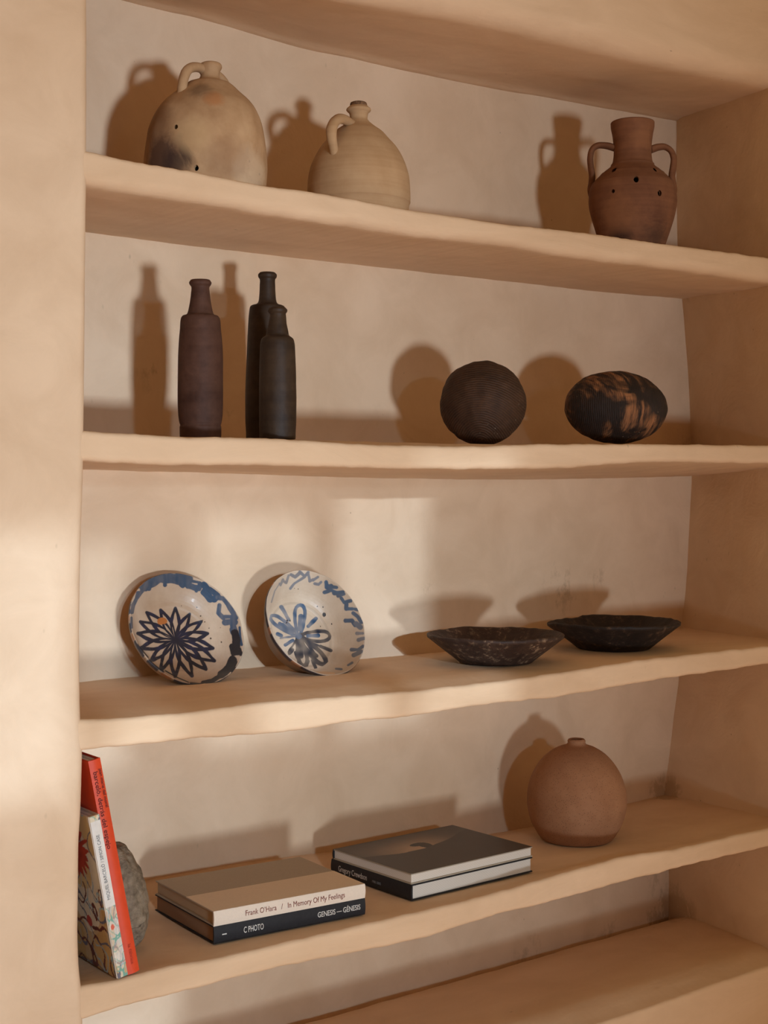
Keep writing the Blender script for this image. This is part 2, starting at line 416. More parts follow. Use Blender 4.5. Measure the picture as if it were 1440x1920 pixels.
# lintel over the niche: face above, soffit running back
ft = fr([(600,-22),(730,2),(850,22),(1000,55),(1150,92),(1300,125),(1440,152)]); ft = [(-.1, ft[0][1])] + ft
bb = bk([(168,-20),(250,0),(400,38),(600,92),(850,146),(1050,184),(1270,222)]); bb = [(-.1, bb[0][1])] + bb
V = []; N = 240
for i in range(N):
    x = -.02 + 1.82 * i / (N - 1); zf = smooth_interp(ft, x) if x < 1.537 else ft[-1][1]; zb = smooth_interp(bb, x) if x < 1.7 else bb[-1][1]
    r = .045; prof = [(.001, 1.3 + (zf + r - 1.3) * k / 20) for k in range(21)]
    prof += [(r - r * math.cos(PI / 2 * k / 8), zf + r - r * math.sin(PI / 2 * k / 8)) for k in range(1, 9)]
    yb = YB(x)
    for k in range(1, 27):
        y = r + (yb + .03 - r) * k / 26; t = min(1, (y - r) / (yb - r)); prof.append((y, zf + (zb - zf) * t - .006 * max(0, 1 - abs(yb - y) / .03) ** 2))
    for (y, z) in prof: V.append((x, y + .0008 * nz((x, y, z), 15), z + .002 * nz((x, y, z), 6) + .0008 * nz((x, y, z), 22)))
n = len(prof)
structure(mesh_obj('wall_top', V, grid_faces(N, n, flip=True), M['shelf_plaster']))

# the opposite side of the room (behind the camera): floor and an assumed wall whose openings shape the sunlight
def box(bm, x0, y0, z0, x1, y1, z1):
    vs = [bm.verts.new(p) for p in ((x0,y0,z0),(x1,y0,z0),(x1,y1,z0),(x0,y1,z0),(x0,y0,z1),(x1,y0,z1),(x1,y1,z1),(x0,y1,z1))]
    for f in ((0,3,2,1),(4,5,6,7),(0,1,5,4),(1,2,6,5),(2,3,7,6),(3,0,4,7)): bm.faces.new([vs[k] for k in f])
floor_m = simple('clay_floor_tile', (.80, .60, .42), .6, .3, .08, 3)
bm = bmesh.new(); box(bm, -4, -5.6, -1.66, 4, .45, -1.60); structure(bm_obj('floor', bm, floor_m))
# assumed openings, placed for the sunlit patches, given on the niche face, carried back along the sun to the wall at y = -5.3
WY = -5.3
sx, sz = SUN.x / SUN.y * WY, SUN.z / SUN.y * WY
OPEN = [(-.62,-.02,-.44,-.06), (.04,.15,-.44,-.04), (.29,.535,-.42,.0), (.605,.83,-.42,.06), (.0,.25,-1.2,-.775)]
xs = sorted({-1.5, 2.6} | {v for o in OPEN for v in o[:2]}); zs = sorted({-1.3, 1.2} | {v for o in OPEN for v in o[2:]})
bm = bmesh.new()
for a, b in zip(xs, xs[1:]):
    for c_, d in zip(zs, zs[1:]):
        mx, mz = (a + b) / 2, (c_ + d) / 2
        if any(o[0] < mx < o[1] and o[2] < mz < o[3] for o in OPEN): continue
        box(bm, a + sx, WY - .02, c_ + sz, b + sx, WY, d + sz)
bmesh.ops.remove_doubles(bm, verts=bm.verts, dist=1e-5)
structure(bm_obj('wall_front_assumed', bm, M['plaster']))

# ------------------------------------------------------------------ vessels
def axis_at(px, y): return onY(px, HY, y).x
def prof_px(px, pts, y, z0):
    """photo outline (half width, row) -> [(radius, height above base)] at depth y"""
    x = axis_at(px, y); c0 = Vector((x, y, 0)); d = (c0 - CAM).dot(FW); ca = math.cos(math.atan((px - CX) / F))
    return x, [(h * d * ca / F, (HY - r) * d / F - z0) for h, r in pts]
def resample(prof, n):
    """catmull-rom through the outline"""
    P = [Vector((a, b)) for a, b in prof]; out = []
    seg = len(P) - 1; per = max(2, n // seg)
    for i in range(seg):
        p0, p1, p2, p3 = P[max(i-1, 0)], P[i], P[i+1], P[min(i+2, seg)]
        for k in range(per):
            t = k / per
            # centripetal-ish tangents limited by segment length
            L = (p2 - p1).length
            def tan(a, b, c):
                v = c - a; l = v.length
                return v * (L / l) if l > 1e-9 else v
            m1, m2 = tan(p0, p1, p2), tan(p1, p2, p3)
            out.append((2*t**3-3*t**2+1)*p1 + (t**3-2*t**2+t)*m1 + (-2*t**3+3*t**2)*p2 + (t**3-t**2)*m2)
    out.append(P[-1]); return [(max(v.x, 0.0002), v.y) for v in out]
def lathe(name, outer, mat, parent, segs=128, wall=.005, n=90, wob=.0012, seed=0.0, lean=None, hollow=True, closed_top=False, ell=1.0):
    """outer: (r, z) from the lip down to the foot. hollow: goes on inside from the lip"""
    pr = resample(outer, n)
    zb = pr[-1][1]; prof = []
    if hollow:
        inner = [(max(r_ - wall, .001), max(z_, zb + wall)) for r_, z_ in pr if z_ > zb + wall]
        prof = [(.0004, zb + wall)] + inner[::-1]
        rl, zl = pr[0]
        prof += [(rl - wall * .8, zl + wall * .28), (rl - wall * .5, zl + wall * .42), (rl - wall * .2, zl + wall * .28)]
    elif closed_top: prof = [(.0004, pr[0][1])]
    prof += pr
    fr_ = pr[-1][0]; prof += [(fr_ * .93, zb - 0.0), (fr_ * .5, zb + .001), (.0004, zb + .001)]
    V = []
    for i in range(segs):
        a = 2 * PI * i / segs; ca, sa = math.cos(a), math.sin(a)
        for (r_, z_) in prof:
            k = 1 + (wob / .08) * noise.noise((ca * 1.3 + seed, sa * 1.3, z_ * 9)) + (wob / .25) * noise.noise((ca * 4 + seed, sa * 4, z_ * 30))
            lx, ly = lean(z_) if lean else (0, 0)
            V.append((r_ * k * ca * ell + lx, r_ * k * sa + ly, z_))
    return mesh_obj(name, V, grid_faces(segs, len(prof), close_u=True, flip=hollow is None), mat, parent)
def tube(name, path, rad, mat, parent=None, flat=1.0, side=None, segs=20, per=8, rough=.0006):
    """path of Vectors through which a smooth tube runs; rad list of radii; side: direction of the flat width"""
    P = path; n = len(P) - 1; pts = []; rr = []
    for i in range(n):
        p0, p1, p2, p3 = P[max(i-1, 0)], P[i], P[i+1], P[min(i+2, n)]
        for k in range(per):
            t = k / per; m1 = (p2 - p0) * .5; m2 = (p3 - p1) * .5
            pts.append((2*t**3-3*t**2+1)*p1 + (t**3-2*t**2+t)*m1 + (-2*t**3+3*t**2)*p2 + (t**3-t**2)*m2)
            rr.append(rad[i] + (rad[i+1] - rad[i]) * t)
    pts.append(P[-1]); rr.append(rad[-1]); V = []
    for i, p in enumerate(pts):
        T = (pts[min(i+1, len(pts)-1)] - pts[max(i-1, 0)]).normalized()
        s_ = (side - T * side.dot(T)).normalized(); q = T.cross(s_)
        for k in range(segs):
            a = 2 * PI * k / segs
            v = p + s_ * (math.cos(a) * rr[i] * flat) + q * (math.sin(a) * rr[i])
            v += (v - p).normalized() * rough * nz(v, 60)
            V.append(v)
    m = len(pts); faces = []
    for i in range(m - 1):
        for k in range(segs):
            faces.append((i*segs+k, i*segs+(k+1) % segs, (i+1)*segs+(k+1) % segs, (i+1)*segs+k))
    faces.append(tuple(range(segs))[::-1]); faces.append(tuple((m-1)*segs+k for k in range(segs)))
    return mesh_obj(name, V, faces, mat, parent)
def pierce(obj, holes):
    """cut real holes through the vessel wall; holes: (local position, direction, radius)"""
    bm = bmesh.new()
    for p, d, r_ in holes:
        mt = Matrix.Translation(p) @ d.to_track_quat('Z', 'Y').to_matrix().to_4x4() @ Matrix.Diagonal((r_, r_ * 1.25, .016, 1))
        bmesh.ops.create_icosphere(bm, subdivisions=3, radius=1.0, matrix=mt)
    me = bpy.data.meshes.new('cutter'); bm.to_mesh(me); bm.free(); me.materials.append(obj.data.materials[0])
    c = bpy.data.objects.new('cutter', me); COL.objects.link(c); c.parent = obj.parent
    md = obj.modifiers.new('cut', 'BOOLEAN'); md.object = c; md.operation = 'DIFFERENCE'; md.solver = 'EXACT'
    bpy.context.view_layer.update()
    new = bpy.data.meshes.new_from_object(obj.evaluated_get(bpy.context.evaluated_depsgraph_get()))
    obj.modifiers.clear()
    if len(new.polygons) > 500:
        obj.data = new
        for p in new.polygons: p.use_smooth = True
    bpy.data.objects.remove(c)
def near_surface(px, py, cx, cy, r_):
    """where the sight line first meets the upright cylinder of radius r_ about (cx, cy)"""
    d = ray(px, py); ox, oy = CAM.x - cx, CAM.y - cy
    a = d.x**2 + d.y**2; b = 2 * (ox * d.x + oy * d.y); c_ = ox**2 + oy**2 - r_**2
    t = (-b - math.sqrt(max(b*b - 4*a*c_, 0))) / (2 * a); return CAM + d * t
def handle_path(pxs, cx, cy, az):
    """handle outline in the upright plane through the axis whose heading is az from camera-right towards the camera"""
    hd = (RT * math.cos(az) - FW * math.sin(az)).normalized(); n = hd.cross(UP)
    return [on_plane(a, b, Vector((cx, cy, 0)), n) for a, b in pxs]

# 1 -- large jug -------------------------------------------------------------
y = .125; z0 = ZS['A']
x, pr = prof_px(386, [(20,122),(21,127),(18.5,133),(17.5,140),(19,147),(25,152.5),(40,158),(60,175),(81,194),(96,214),(106,237),(112,262),(115,290),(115.5,320),(114,350)], y, z0)
pr[-1] = (pr[-1][0], pr[-1][1]); pr.append((pr[-1][0] * .97, max(.004, pr[-1][1] * .35))); pr.append((pr[-1][0] * .96, 0.0))
if pr[-3][1] < .012: pr.pop(-3)
def stain(mat, spots, scale=16):
    # smoke and mineral stains at given places on a pot (local coordinates)
    t_ = NT.__new__(NT); t_.m = mat; t_.t = mat.node_tree; t_.b = t_.t.nodes['Principled BSDF']
    src = t_.b.inputs['Base Color'].links[0].from_socket; tc = t_.n('ShaderNodeTexCoord')
    for p_, rad_, col_, amt in spots:
        nn = t_.noise(t_.coord(), scale, 7, .72, .5)
        v = t_.n('ShaderNodeVectorMath', operation='DISTANCE'); t_.l(tc.outputs['Object'], v.inputs[0]); v.inputs[1].default_value = p_
        f = t_.math('SUBTRACT', 1.0, t_.math('DIVIDE', v.outputs['Value'], rad_))
        k_ = t_.ramp(t_.math('ADD', t_.math('MULTIPLY', f, .55), t_.math('MULTIPLY', nn, .75)), [(.42, (0, 0, 0)), (.68, (1, 1, 1))])
        src = t_.mix(t_.math('MULTIPLY', k_, amt), src, col_)
    t_.l(src, t_.b.inputs['Base Color'])
def spot(px, py, cx_, cy_, z_, r_): return near_surface(px, py, cx_, cy_, r_) - Vector((cx_, cy_, z_))
jug = empty('clay_jug', (x, y, z0), 'large round pale clay jug with sooty stains, open neck and two handles', 'jug')
off = (396 - 386) / F * 2.0
lean = lambda z_: (off * RT.x * max(0, (z_ - .10) / .10), off * RT.y * max(0, (z_ - .10) / .10))
body = lathe('body', pr, M['jug_big'], jug, lean=lean, wob=.0025, seed=2, wall=.007)
hp = handle_path([(386,140),(378,129),(364,126),(352,131),(345,145),(342,162),(341,180),(340,194),(336,204)], x, y, PI - .98)
loc = Vector((x, y, z0))
hp = [p - loc for p in hp]
hp[0] = Vector((hp[0].x * .7 , hp[0].y * .7, hp[0].z))
rads = [.0072,.0075,.0077,.0077,.0075,.0073,.0072,.0066,.0035]
sd = Vector((-hp[4].y, hp[4].x, 0)).normalized()
tube('handle', hp, rads, M['jug_big'], jug, flat=1.1, side=sd)
tube('handle', [Vector((-p.x, -p.y, p.z)) for p in hp], rads, M['jug_big'], jug, flat=1.1, side=-sd)
hl = []
for a, b, rr_ in ((329.5,237.5,.0030),(368,314.5,.0036)):
    hl.append(((a, b), None, rr_))
# seat the holes on the true surface radius
def seat(obj, hl, r_scale=1.0):
    out = []
    for p, d, r_ in hl:
        R_ = .06
        for it in range(5):
            w_ = near_surface(p[0], p[1], obj.parent.location.x, obj.parent.location.y, R_) - obj.parent.location
            near = [math.hypot(v.co.x, v.co.y) for v in obj.data.vertices if abs(v.co.z - w_.z) < .003]
            if near: R_ = sorted(near)[int(len(near) * .9)]
        dd = Vector((w_.x, w_.y, 0)).normalized(); out.append((w_, dd, r_)); continue
    return out
pierce(body, seat(body, hl))
stain(M['jug_big'], [(spot(305,300,x,y,z0,.095), .055, (.075, .035, .025), .85), (spot(330,305,x,y,z0,.095), .035, (.045, .024, .018), .8), (spot(300,235,x,y,z0,.085), .05, (.17, .085, .045), .5),
    (spot(398,190,x,y,z0,.07), .022, (.42, .17, .06), .7), (spot(470,325,x,y,z0,.095), .05, (.58, .42, .27), .6), (spot(430,300,x,y,z0,.095), .05, (.24, .13, .07), .4), (spot(375,174,x,y,z0,.06), .028, (.15, .085, .045), .6),
    (spot(360,250,x,y,z0,.09), .04, (.52, .34, .17), .5)])

# 2 -- small corked jug -------------------------------------------------------
y = .125
x, pr = prof_px(672.5, [(19,201.5),(22.5,204),(23,207.5),(18.5,212),(17,217),(17.5,225),(30,237),(44,247),(58,262),(71,277),(85,301),(93.5,325),(96.5,350),(97,380)], y, z0)
pr.append((pr[-1][0] * .985, .02)); pr.append((pr[-1][0] * .96, 0.0))
jug2 = empty('clay_jug', (x, y, z0), 'smaller corked pale clay jug with fine turning rings and one handle in view', 'jug')
lathe('body', pr, M['jug_small'], jug2, wob=.0015, seed=9, wall=.006)
cx_, cpr = prof_px(672.5, [(13,192),(15.5,194),(15.8,199),(13,203),(11,209)], y, z0)
lathe('cork_stopper', [(.002, cpr[0][1] + .001)] + cpr, M['cork'], jug2, segs=40, n=40, hollow=False, closed_top=True, wob=.006, seed=4)
loc = Vector((x, y, z0))
hp = [p - loc for p in handle_path([(668,240),(656,231),(646,224.5),(636,223),(626.5,230),(621.5,244),(622,260),(625,276),(627,288),(628,294)], x, y, PI - 1.02)]
rads = [.0075,.008,.0082,.0086,.0086,.0084,.0080,.0074,.0060,.003]
sd = Vector((-hp[4].y, hp[4].x, 0)).normalized()
tube('handle', hp, rads, M['jug_small'], jug2, flat=1.15, side=sd)
tube('handle', [Vector((-p.x, -p.y, p.z - (.004 if i > 1 else 0))) for i, p in enumerate(hp)], rads, M['jug_small'], jug2, flat=1.15, side=-sd)

# 3 -- amphora ---------------------------------------------------------------
y = .115
x, pr = prof_px(1186, [(41.5,231),(41,240),(38.5,252),(36.5,266),(35.5,280),(36,296),(38.5,307),(43,314),(53,322),(68,336),(79,350),(82.5,368),(82.5,386),(78,408),(70,434),(63,455)], y, z0)
while pr[-1][1] < .012: pr.pop()
rl, zl = pr[-1]; pr.append((rl - zl * .30, 0.0))
am = empty('clay_amphora', (x, y, z0), 'red-brown terracotta amphora with a wide neck, two loop handles and small holes', 'amphora')
# turned ridges at the neck foot and shoulder
ridges = []
for row in (309, 327, 346):
    ridges.append((HY - row) * ((Vector((x, y, 0)) - CAM).dot(FW)) / F - z0)
body = lathe('body', pr, M['amphora'], am, wob=.0014, seed=14, wall=.006, n=150)
for v in body.data.vertices:
    for rz_ in ridges:
        g = math.exp(-((v.co.z - rz_) / .0016) ** 2) * .0012
        r_ = math.hypot(v.co.x, v.co.y)
        if r_ > .03: v.co.x *= 1 + g / r_; v.co.y *= 1 + g / r_
loc = Vector((x, y, z0))
hpL = [p - loc for p in handle_path([(1154,278),(1138,273.5),(1121,273),(1110,281),(1106.5,296),(1107.5,312),(1110,328),(1109,342),(1106,356),(1106,368)], x, y, PI + .12)]
hpR = [p - loc for p in handle_path([(1220,281),(1234,276),(1247,275.5),(1258,283),(1263,297),(1262,314),(1260,330),(1262,345),(1265,358),(1264,370)], x, y, -.12)]
rads = [.0068,.0066,.0062,.0060,.0060,.0062,.0064,.0064,.005,.0025]
tube('handle', hpL, rads, M['amphora'], am, flat=1.7, side=FW.copy())
tube('handle', hpR, rads, M['amphora'], am, flat=1.7, side=(FW + RT * .5).normalized())
hl = []
for a, b, rr_, R_ in ((1193,336,.0052,.056),(1150,358.5,.0032,.066),(1237.5,362,.0048,.068),(1151,318.5,.0045,.045),(1229,318,.0034,.045)):
    hl.append(((a, b), None, rr_))
pierce(body, seat(body, hl))
stain(M['amphora'], [(spot(1165,450,x,y,z0,.055), .035, (.035, .016, .010), .8), (spot(1220,440,x,y,z0,.055), .04, (.05, .022, .013), .6), (spot(1160,400,x,y,z0,.065), .05, (.30, .125, .05), .5),
    (spot(1225,395,x,y,z0,.065), .04, (.08, .03, .016), .5), (spot(1200,260,x,y,z0,.03), .03, (.30, .13, .055), .4), (spot(1150,355,x,y,z0,.06), .03, (.07, .026, .013), .5)], 26)

# 4 -- bottles ---------------------------------------------------------------
z0 = ZS['B']
def bottle(px, y, pts, mat, label, seed):
    x, pr = prof_px(px, pts, y, z0)
    while pr[-1][1] < .006: pr.pop()
    pr.append((pr[-1][0] * .99, .001)); pr.append((pr[-1][0] * .95, 0.0))
    b = empty('stoneware_bottle', (x, y, z0), label, 'bottle', 'dark bottles on the eye-level shelf')
    lathe('body', pr[7:] if False else pr, mat, b, wob=.0022, seed=seed, wall=.0035, n=160, segs=96)
    return b, x, pr
bottle(376, .115, [(19,526.5),(21,530),(20,534),(17,538.5),(17.5,548),(20,568),(24,586),(27,590.5),(34,593),(37.5,600),(39,618),(41,640),(42.5,668),(42.5,700),(42.5,738),(41.5,776),(39.5,792),(38,797),(39,801),(39,818)],
       M['bottle_brown'], 'brown stoneware bottle with a flared lip, standing alone at left of the dark bottles', 3)
bottle(501.5, .19, [(15.5,512.5),(17.5,515),(17,520),(14.5,524),(14.5,535),(15.5,556),(17.5,567),(22,571),(31,574),(33.5,581),(35.5,600),(37.5,640),(40.5,700),(41.5,750),(41,790),(40,812)],
       M['bottle_black'], 'tallest dark stoneware bottle, standing partly hidden behind the shorter black bottle', 6)
bottle(520.5, .075, [(16,578),(18.3,581),(17.5,585),(14.5,590),(16,602),(20,620),(22,629),(26,632),(30,636),(32.5,646),(33.5,665),(34.5,700),(35,740),(34.5,790),(33.5,812),(32.5,820)],
       M['bottle_black'], 'shorter black stoneware bottle with a chipped lip, in front of the tallest bottle', 8)

# 5 -- ball and egg ----------------------------------------------------------
def blob(name, cx_, cy_, zc, rx, ry, rz_, mat, label, cat, z0, rough=.0012, rot=0.0, n=96, tilt=0.0, power=2.0):
    V = []; nu, nv = n * 2, n
    for i in range(nu):
        for j in range(nv + 1):
            a = 2 * PI * i / nu; b = PI * j / nv
            d = Vector((math.cos(a) * math.sin(b), math.sin(a) * math.sin(b), math.cos(b)))
            p = Vector((d.x * rx, d.y * ry, d.z * rz_))
            p = Matrix.Rotation(tilt, 3, 'Y') @ p
            p = Matrix.Rotation(rot, 3, 'Z') @ p
            k = rough * (nz(p, 30, 3) + .6 * nz(p, 80, 5)); p += d * k
            p.z = max(p.z + zc, 0.0); V.append(p)
    o = mesh_obj(name, V, grid_faces(nu, nv + 1, close_u=True, flip=False), mat)
    bm = bmesh.new(); bm.from_mesh(o.data); bmesh.ops.remove_doubles(bm, verts=bm.verts, dist=1e-6); bmesh.ops.recalc_face_normals(bm, faces=bm.faces); bm.to_mesh(o.data); bm.free()
    for p in o.data.polygons: p.use_smooth = True
    o.location = (cx_, cy_, z0); return tag(o, label, cat)
y = .12; c_ = onY(905, 756, y); k = (c_ - CAM).dot(FW) / F
blob('wooden_ball', c_.x, y, c_.z - z0, 80.5*k, 80.5*k, 79*k, M['ball'], 'dark brown grooved wooden ball resting on the shelf beside the scraped egg shape', 'ball', z0, rough=.0022, rot=-.55)
c_ = onY(1154.5, 764, .115); k = (c_ - CAM).dot(FW) / F
blob('wooden_egg', c_.x, .115, c_.z - z0, 96*k, 68*k, 68*k, M['egg'], 'dark wooden egg shape lying on its side, scraped to reddish wood', 'egg', z0, rough=.0018, rot=-YAW, tilt=.05)

# 6 -- painted bowls ----------------------------------------------------------
def seg_d(p, a, b):
    ax, ay = b[0] - a[0], b[1] - a[1]; L = ax*ax + ay*ay
    t = max(0, min(1, ((p[0]-a[0])*ax + (p[1]-a[1])*ay) / L)) if L else 0
    return math.hypot(p[0] - a[0] - t*ax, p[1] - a[1] - t*ay), t
def petal(c_, t, wd, bulge=.55, n=9):
    """two bowed sides from centre c_ to tip t"""
    dx, dy = t[0]-c_[0], t[1]-c_[1]; L = math.hypot(dx, dy); nx, ny = -dy/L, dx/L; out = []
    for s_ in (1, -1):
        pts = []
        for k in range(n):
            u = k / (n - 1); w_ = wd * math.sin(PI * u ** (1.0 / (.5 + bulge))) if u < 1 else 0
            pts.append((c_[0] + dx*u + nx*w_*s_, c_[1] + dy*u + ny*w_*s_))
        out.append(pts)
    return out
def loop_petal(c_, t, wd, n=22):
    """rounded loop petal"""
    dx, dy = t[0]-c_[0], t[1]-c_[1]; L = math.hypot(dx, dy); nx, ny = -dy/L, dx/L; pts = []
    for k in range(n + 1):
        a = 2 * PI * k / n; u = (1 - math.cos(a)) / 2; w_ = wd * math.sin(a) * (.35 + .65 * u ** 1.1)
        pts.append((c_[0] + dx*u + nx*w_, c_[1] + dy*u + ny*w_))
    return pts
def painted_bowl(ctr, el, az, R, H, strokes_px, label, r_in, paint, rimcol, ang_irreg, seed):
    n = Vector((math.cos(el)*math.sin(az), -math.cos(el)*math.cos(az), math.sin(el))); u = Vector((math.cos(az), math.sin(az), 0)); v = n.cross(u)
    # profile from the middle of the well out to the lip, over it and down the outside to the foot (r, depth along n from rim plane)
    T = .0065
    inner = [(0.0, -H), (r_in*.5, -H), (r_in*.9, -H + .0006), (r_in, -H + .002), (r_in + .004, -H + .0042)]
    m = 10
    for k in range(1, m + 1):
        t = k / m; inner.append((r_in + .004 + (R - r_in - .006) * (t ** .80), -H + .0042 + (H - .0052) * (t ** 1.35)))
    # densify
    P = []
    for (a, b), (c2, d) in zip(inner, inner[1:]):
        k = max(1, int(math.hypot(c2 - a, d - b) / .0007))
        for q in range(k): P.append((a + (c2 - a) * q / k, b + (d - b) * q / k))
    P.append(inner[-1]); n_in = len(P)
    P += [(R - .0012, -.0003), (R, -.0014), (R + .0004, -.0034), (R - .001, -.008)]
    outer = [(R - .006, -.018), (R - .016, -.032), (R * .72, -H - .001), (r_in * .95, -H - T - .002), (r_in * .8, -H - T - .003), (r_in * .76, -H - T), (0.0003, -H - T)]
    P += outer
    segs = 560; V = []; C = []
    for i in range(segs):
        a = 2 * PI * i / segs; ca, sa = math.cos(a), math.sin(a)
        irr = 1 + .012 * noise.noise((ca * 1.2 + seed, sa * 1.2, 0)) + .006 * noise.noise((ca * 5 + seed, sa * 5, 0)) + ang_irreg(a)
        for j, (r_, h) in enumerate(P):
            t = min(1, r_ / R); k = 1 + (irr - 1) * t ** 2
            h2 = h + (.0016 * noise.noise((ca * 2 + seed, sa * 2, 4)) * t ** 2)
            w_ = ctr + u * (r_ * k * ca) + v * (r_ * k * sa) + n * h2
            V.append(w_)
            if j < n_in + 1: C.append(paint(w_, r_ / R, a))
            elif j < n_in + 4: C.append(rimcol(a))
            else:
                q = .5 + .5 * nz(w_, 40, seed); C.append((.34 + .12*q, .20 + .09*q, .105 + .06*q))
    # rest it: lowest point on the shelf
    zl = min(p.z for p in V); dz = ZS['C'] + .0005 - zl
    base = Vector((ctr.x, ctr.y, ZS['C']))
    root = empty('painted_bowl', base, label, 'bowl', 'blue painted bowls leaning on the wall')
    V = [p - base + Vector((0, 0, 0)) for p in V]
    o = mesh_obj('body', V, grid_faces(segs, len(P), close_u=True), M['glaze'], root, cols=C)
    return root, o, (n, u, v), dz

SC = 5.538
def p1(pts): return [(220 + a / SC, 1050 + b / SC) for a, b in pts]
c1 = (600, 828)
tips1 = [(603,500),(752,560),(872,640),(938,765),(992,915),(1008,1048),(922,1135),(775,1200),(600,1208),(452,1145),(350,1045),(245,915),(215,762),(238,640),(303,545),(450,520)]
ST1 = []
for i, t in enumerate(tips1):
    L = math.hypot(t[0]-c1[0], t[1]-c1[1])
    for s_ in petal(c1, t, L * .13): ST1.append((p1(s_), 3.1 + (.5 if t[1] > 760 else 0)))
ST1 = [(pts, w_, min(p[0] for p in pts) - 6, max(p[0] for p in pts) + 6, min(p[1] for p in pts) - 6, max(p[1] for p in pts) + 6) for pts, w_ in ST1]
RIM1 = [  # (polyline, half width px, darkness) brush marks round the rim
 ([(150,540),(165,470),(200,400),(260,320)],22,.45),([(145,600),(150,700)],14,.5),([(200,390),(215,340)],20,.2),
 ([(280,280),(350,235),(430,200)],48,.35),([(330,300),(340,240)],22,.2),([(430,190),(540,185),(640,200)],56,.3),([(490,160),(495,260)],20,.15),
 ([(640,180),(720,200)],62,.2),([(740,270),(800,285),(850,290)],34,.2),([(770,220),(860,235)],16,.15),([(820,320),(850,250)],18,.1),([(660,250),(680,265)],24,.15),
 ([(900,260),(960,330)],40,.05),([(905,330),(960,400)],42,.05),([(960,390),(1010,410),(1040,380)],34,.05),([(960,300),(1040,370)],30,.1),
 ([(1040,390),(1100,400),(1140,450)],26,.3),([(1060,470),(1050,550),(1100,600)],24,.4),([(1140,450),(1190,530),(1230,600)],26,.35),([(1110,590),(1180,590),(1210,610)],22,.35),
 ([(1120,650),(1180,640),(1220,650)],34,.35),([(1190,640),(1215,730)],34,.4),([(1190,720),(1200,760)],26,.4),
 ([(1270,700),(1275,800),(1290,880)],14,.05),([(1220,760),(1240,830),(1230,900)],44,-.2),([(1190,900),(1210,960),(1250,960)],34,-.2),([(1260,930),(1280,970)],28,-.2),
 ([(1200,1040),(1160,1120),(1080,1190)],44,-.3),([(1220,1060),(1190,1140)],30,-.3),([(1080,1200),(980,1255),(890,1275)],24,-.3),([(880,1290),(760,1275)],10,-.2),
 ([(740,1270),(610,1215),(500,1150)],8,-.2),([(480,1160),(420,1120),(330,1040)],10,-.2),([(320,1010),(240,920),(205,870)],8,-.1)]
RIM1 = [(p1(a), w_ / SC, d, min(q[0] for q in p1(a)) - 12, max(q[0] for q in p1(a)) + 12, min(q[1] for q in p1(a)) - 12, max(q[1] for q in p1(a)) + 12) for a, w_, d in RIM1]
def stroke_hit(px, py, strokes, jit):
    best = 0; dk = 0
    for s_ in strokes:
        pts, w_ = s_[0], s_[1]
        if len(s_) == 7: d_, x0, x1, y0, y1 = s_[2:]
        else: d_, (x0, x1, y0, y1) = 0, s_[2:]
        if not (x0 < px < x1 and y0 < py < y1): continue
        dm = 99
        taper = len(s_) == 6; m_ = len(pts) - 1
        for k_, (a, b) in enumerate(zip(pts, pts[1:])):
            d, q_ = seg_d((px, py), a, b)
            if taper: d += w_ * .62 * (1 - min(1, (k_ + q_) / m_ * 1.7))
            dm = min(dm, d)
        h = (w_ * (1 + jit) - dm) / .55
        if h > best: best = min(h, 1); dk = d_
    return best, dk
INK = (.012, .026, .075)
def paint1(w_, t, a):
    px, py = proj(w_)
    q = nz(w_, 22, 2); q2 = nz(w_, 70, 4)
    base = Vector((.54 + .05*q, .385 + .05*q, .26 + .045*q))
    if t > .45: base = base * 1.03
    h, _ = stroke_hit(px, py, ST1, .30 * q2)
    if h > 0: base = base.lerp(Vector((.007 + .008*max(0, q2), .012 + .010*max(0, q2), .028 + .04*max(0, q2))), h * (.97))
    if t > .62:
        h, dk = stroke_hit(px, py, RIM1, .3 * q2)
        st = .5 + .5 * nz((px * .16, py * .04, 1), 1)
        if h > 0:
            lc = Vector((.014, .055, .11)) if dk > 0.02 else Vector((.008, .010, .016)) if dk < -.05 else Vector((.008, .020, .045))
            base = base.lerp(lc, h * (.97 - max(0, dk) * .65 * st))
    # chip in the glaze and small pits
    if math.hypot((px - 303.5) / 9, (py - 1165) / 7) < 1 + .3 * q2: base = Vector((.50, .17, .045))
    for a_, b_, r_ in ((369,1139,1.2),(376,1155,1.5),(384,1166,1.2),(395,1197,1.6),(415,1204,1.4),(380,1163,1.0),(366,1180,1),(392,1178,1),(340,1136,.9),(413,1177,.9)):
        if math.hypot(px - a_, py - b_) < r_: base = Vector((.06, .035, .02))
    return tuple(base)
def rim1(a):
    q = noise.noise((math.cos(a) * 6, math.sin(a) * 6, 2))
    return (.05, .045, .05) if q > -.05 else ((.38, .17, .075) if q < -.2 else (.40, .28, .18))
root, o, fr1, dz = painted_bowl(Vector((.326, .282, -.245)), math.radians(32.5), math.radians(1.0), .1085, .044, None,
     'blue painted bowl with a many-petalled dark flower, left one leaning on the wall', .060, paint1, rim1, lambda a: 0, 1.0)
S2 = 6.545
def p2(pts): return [(480 + a / S2, 1050 + b / S2) for a, b in pts]
c2 = (525, 935)
LP = [((545,552),88,0),((180,690),72,.1),((905,935),88,-.1),((850,1275),80,-.5),((590,1295),75,-.5)]
ST2 = []
for t, wd, dk in LP: ST2.append((p2(loop_petal(c2, t, wd)), 3.5 if dk > -.3 else 4.4, dk))
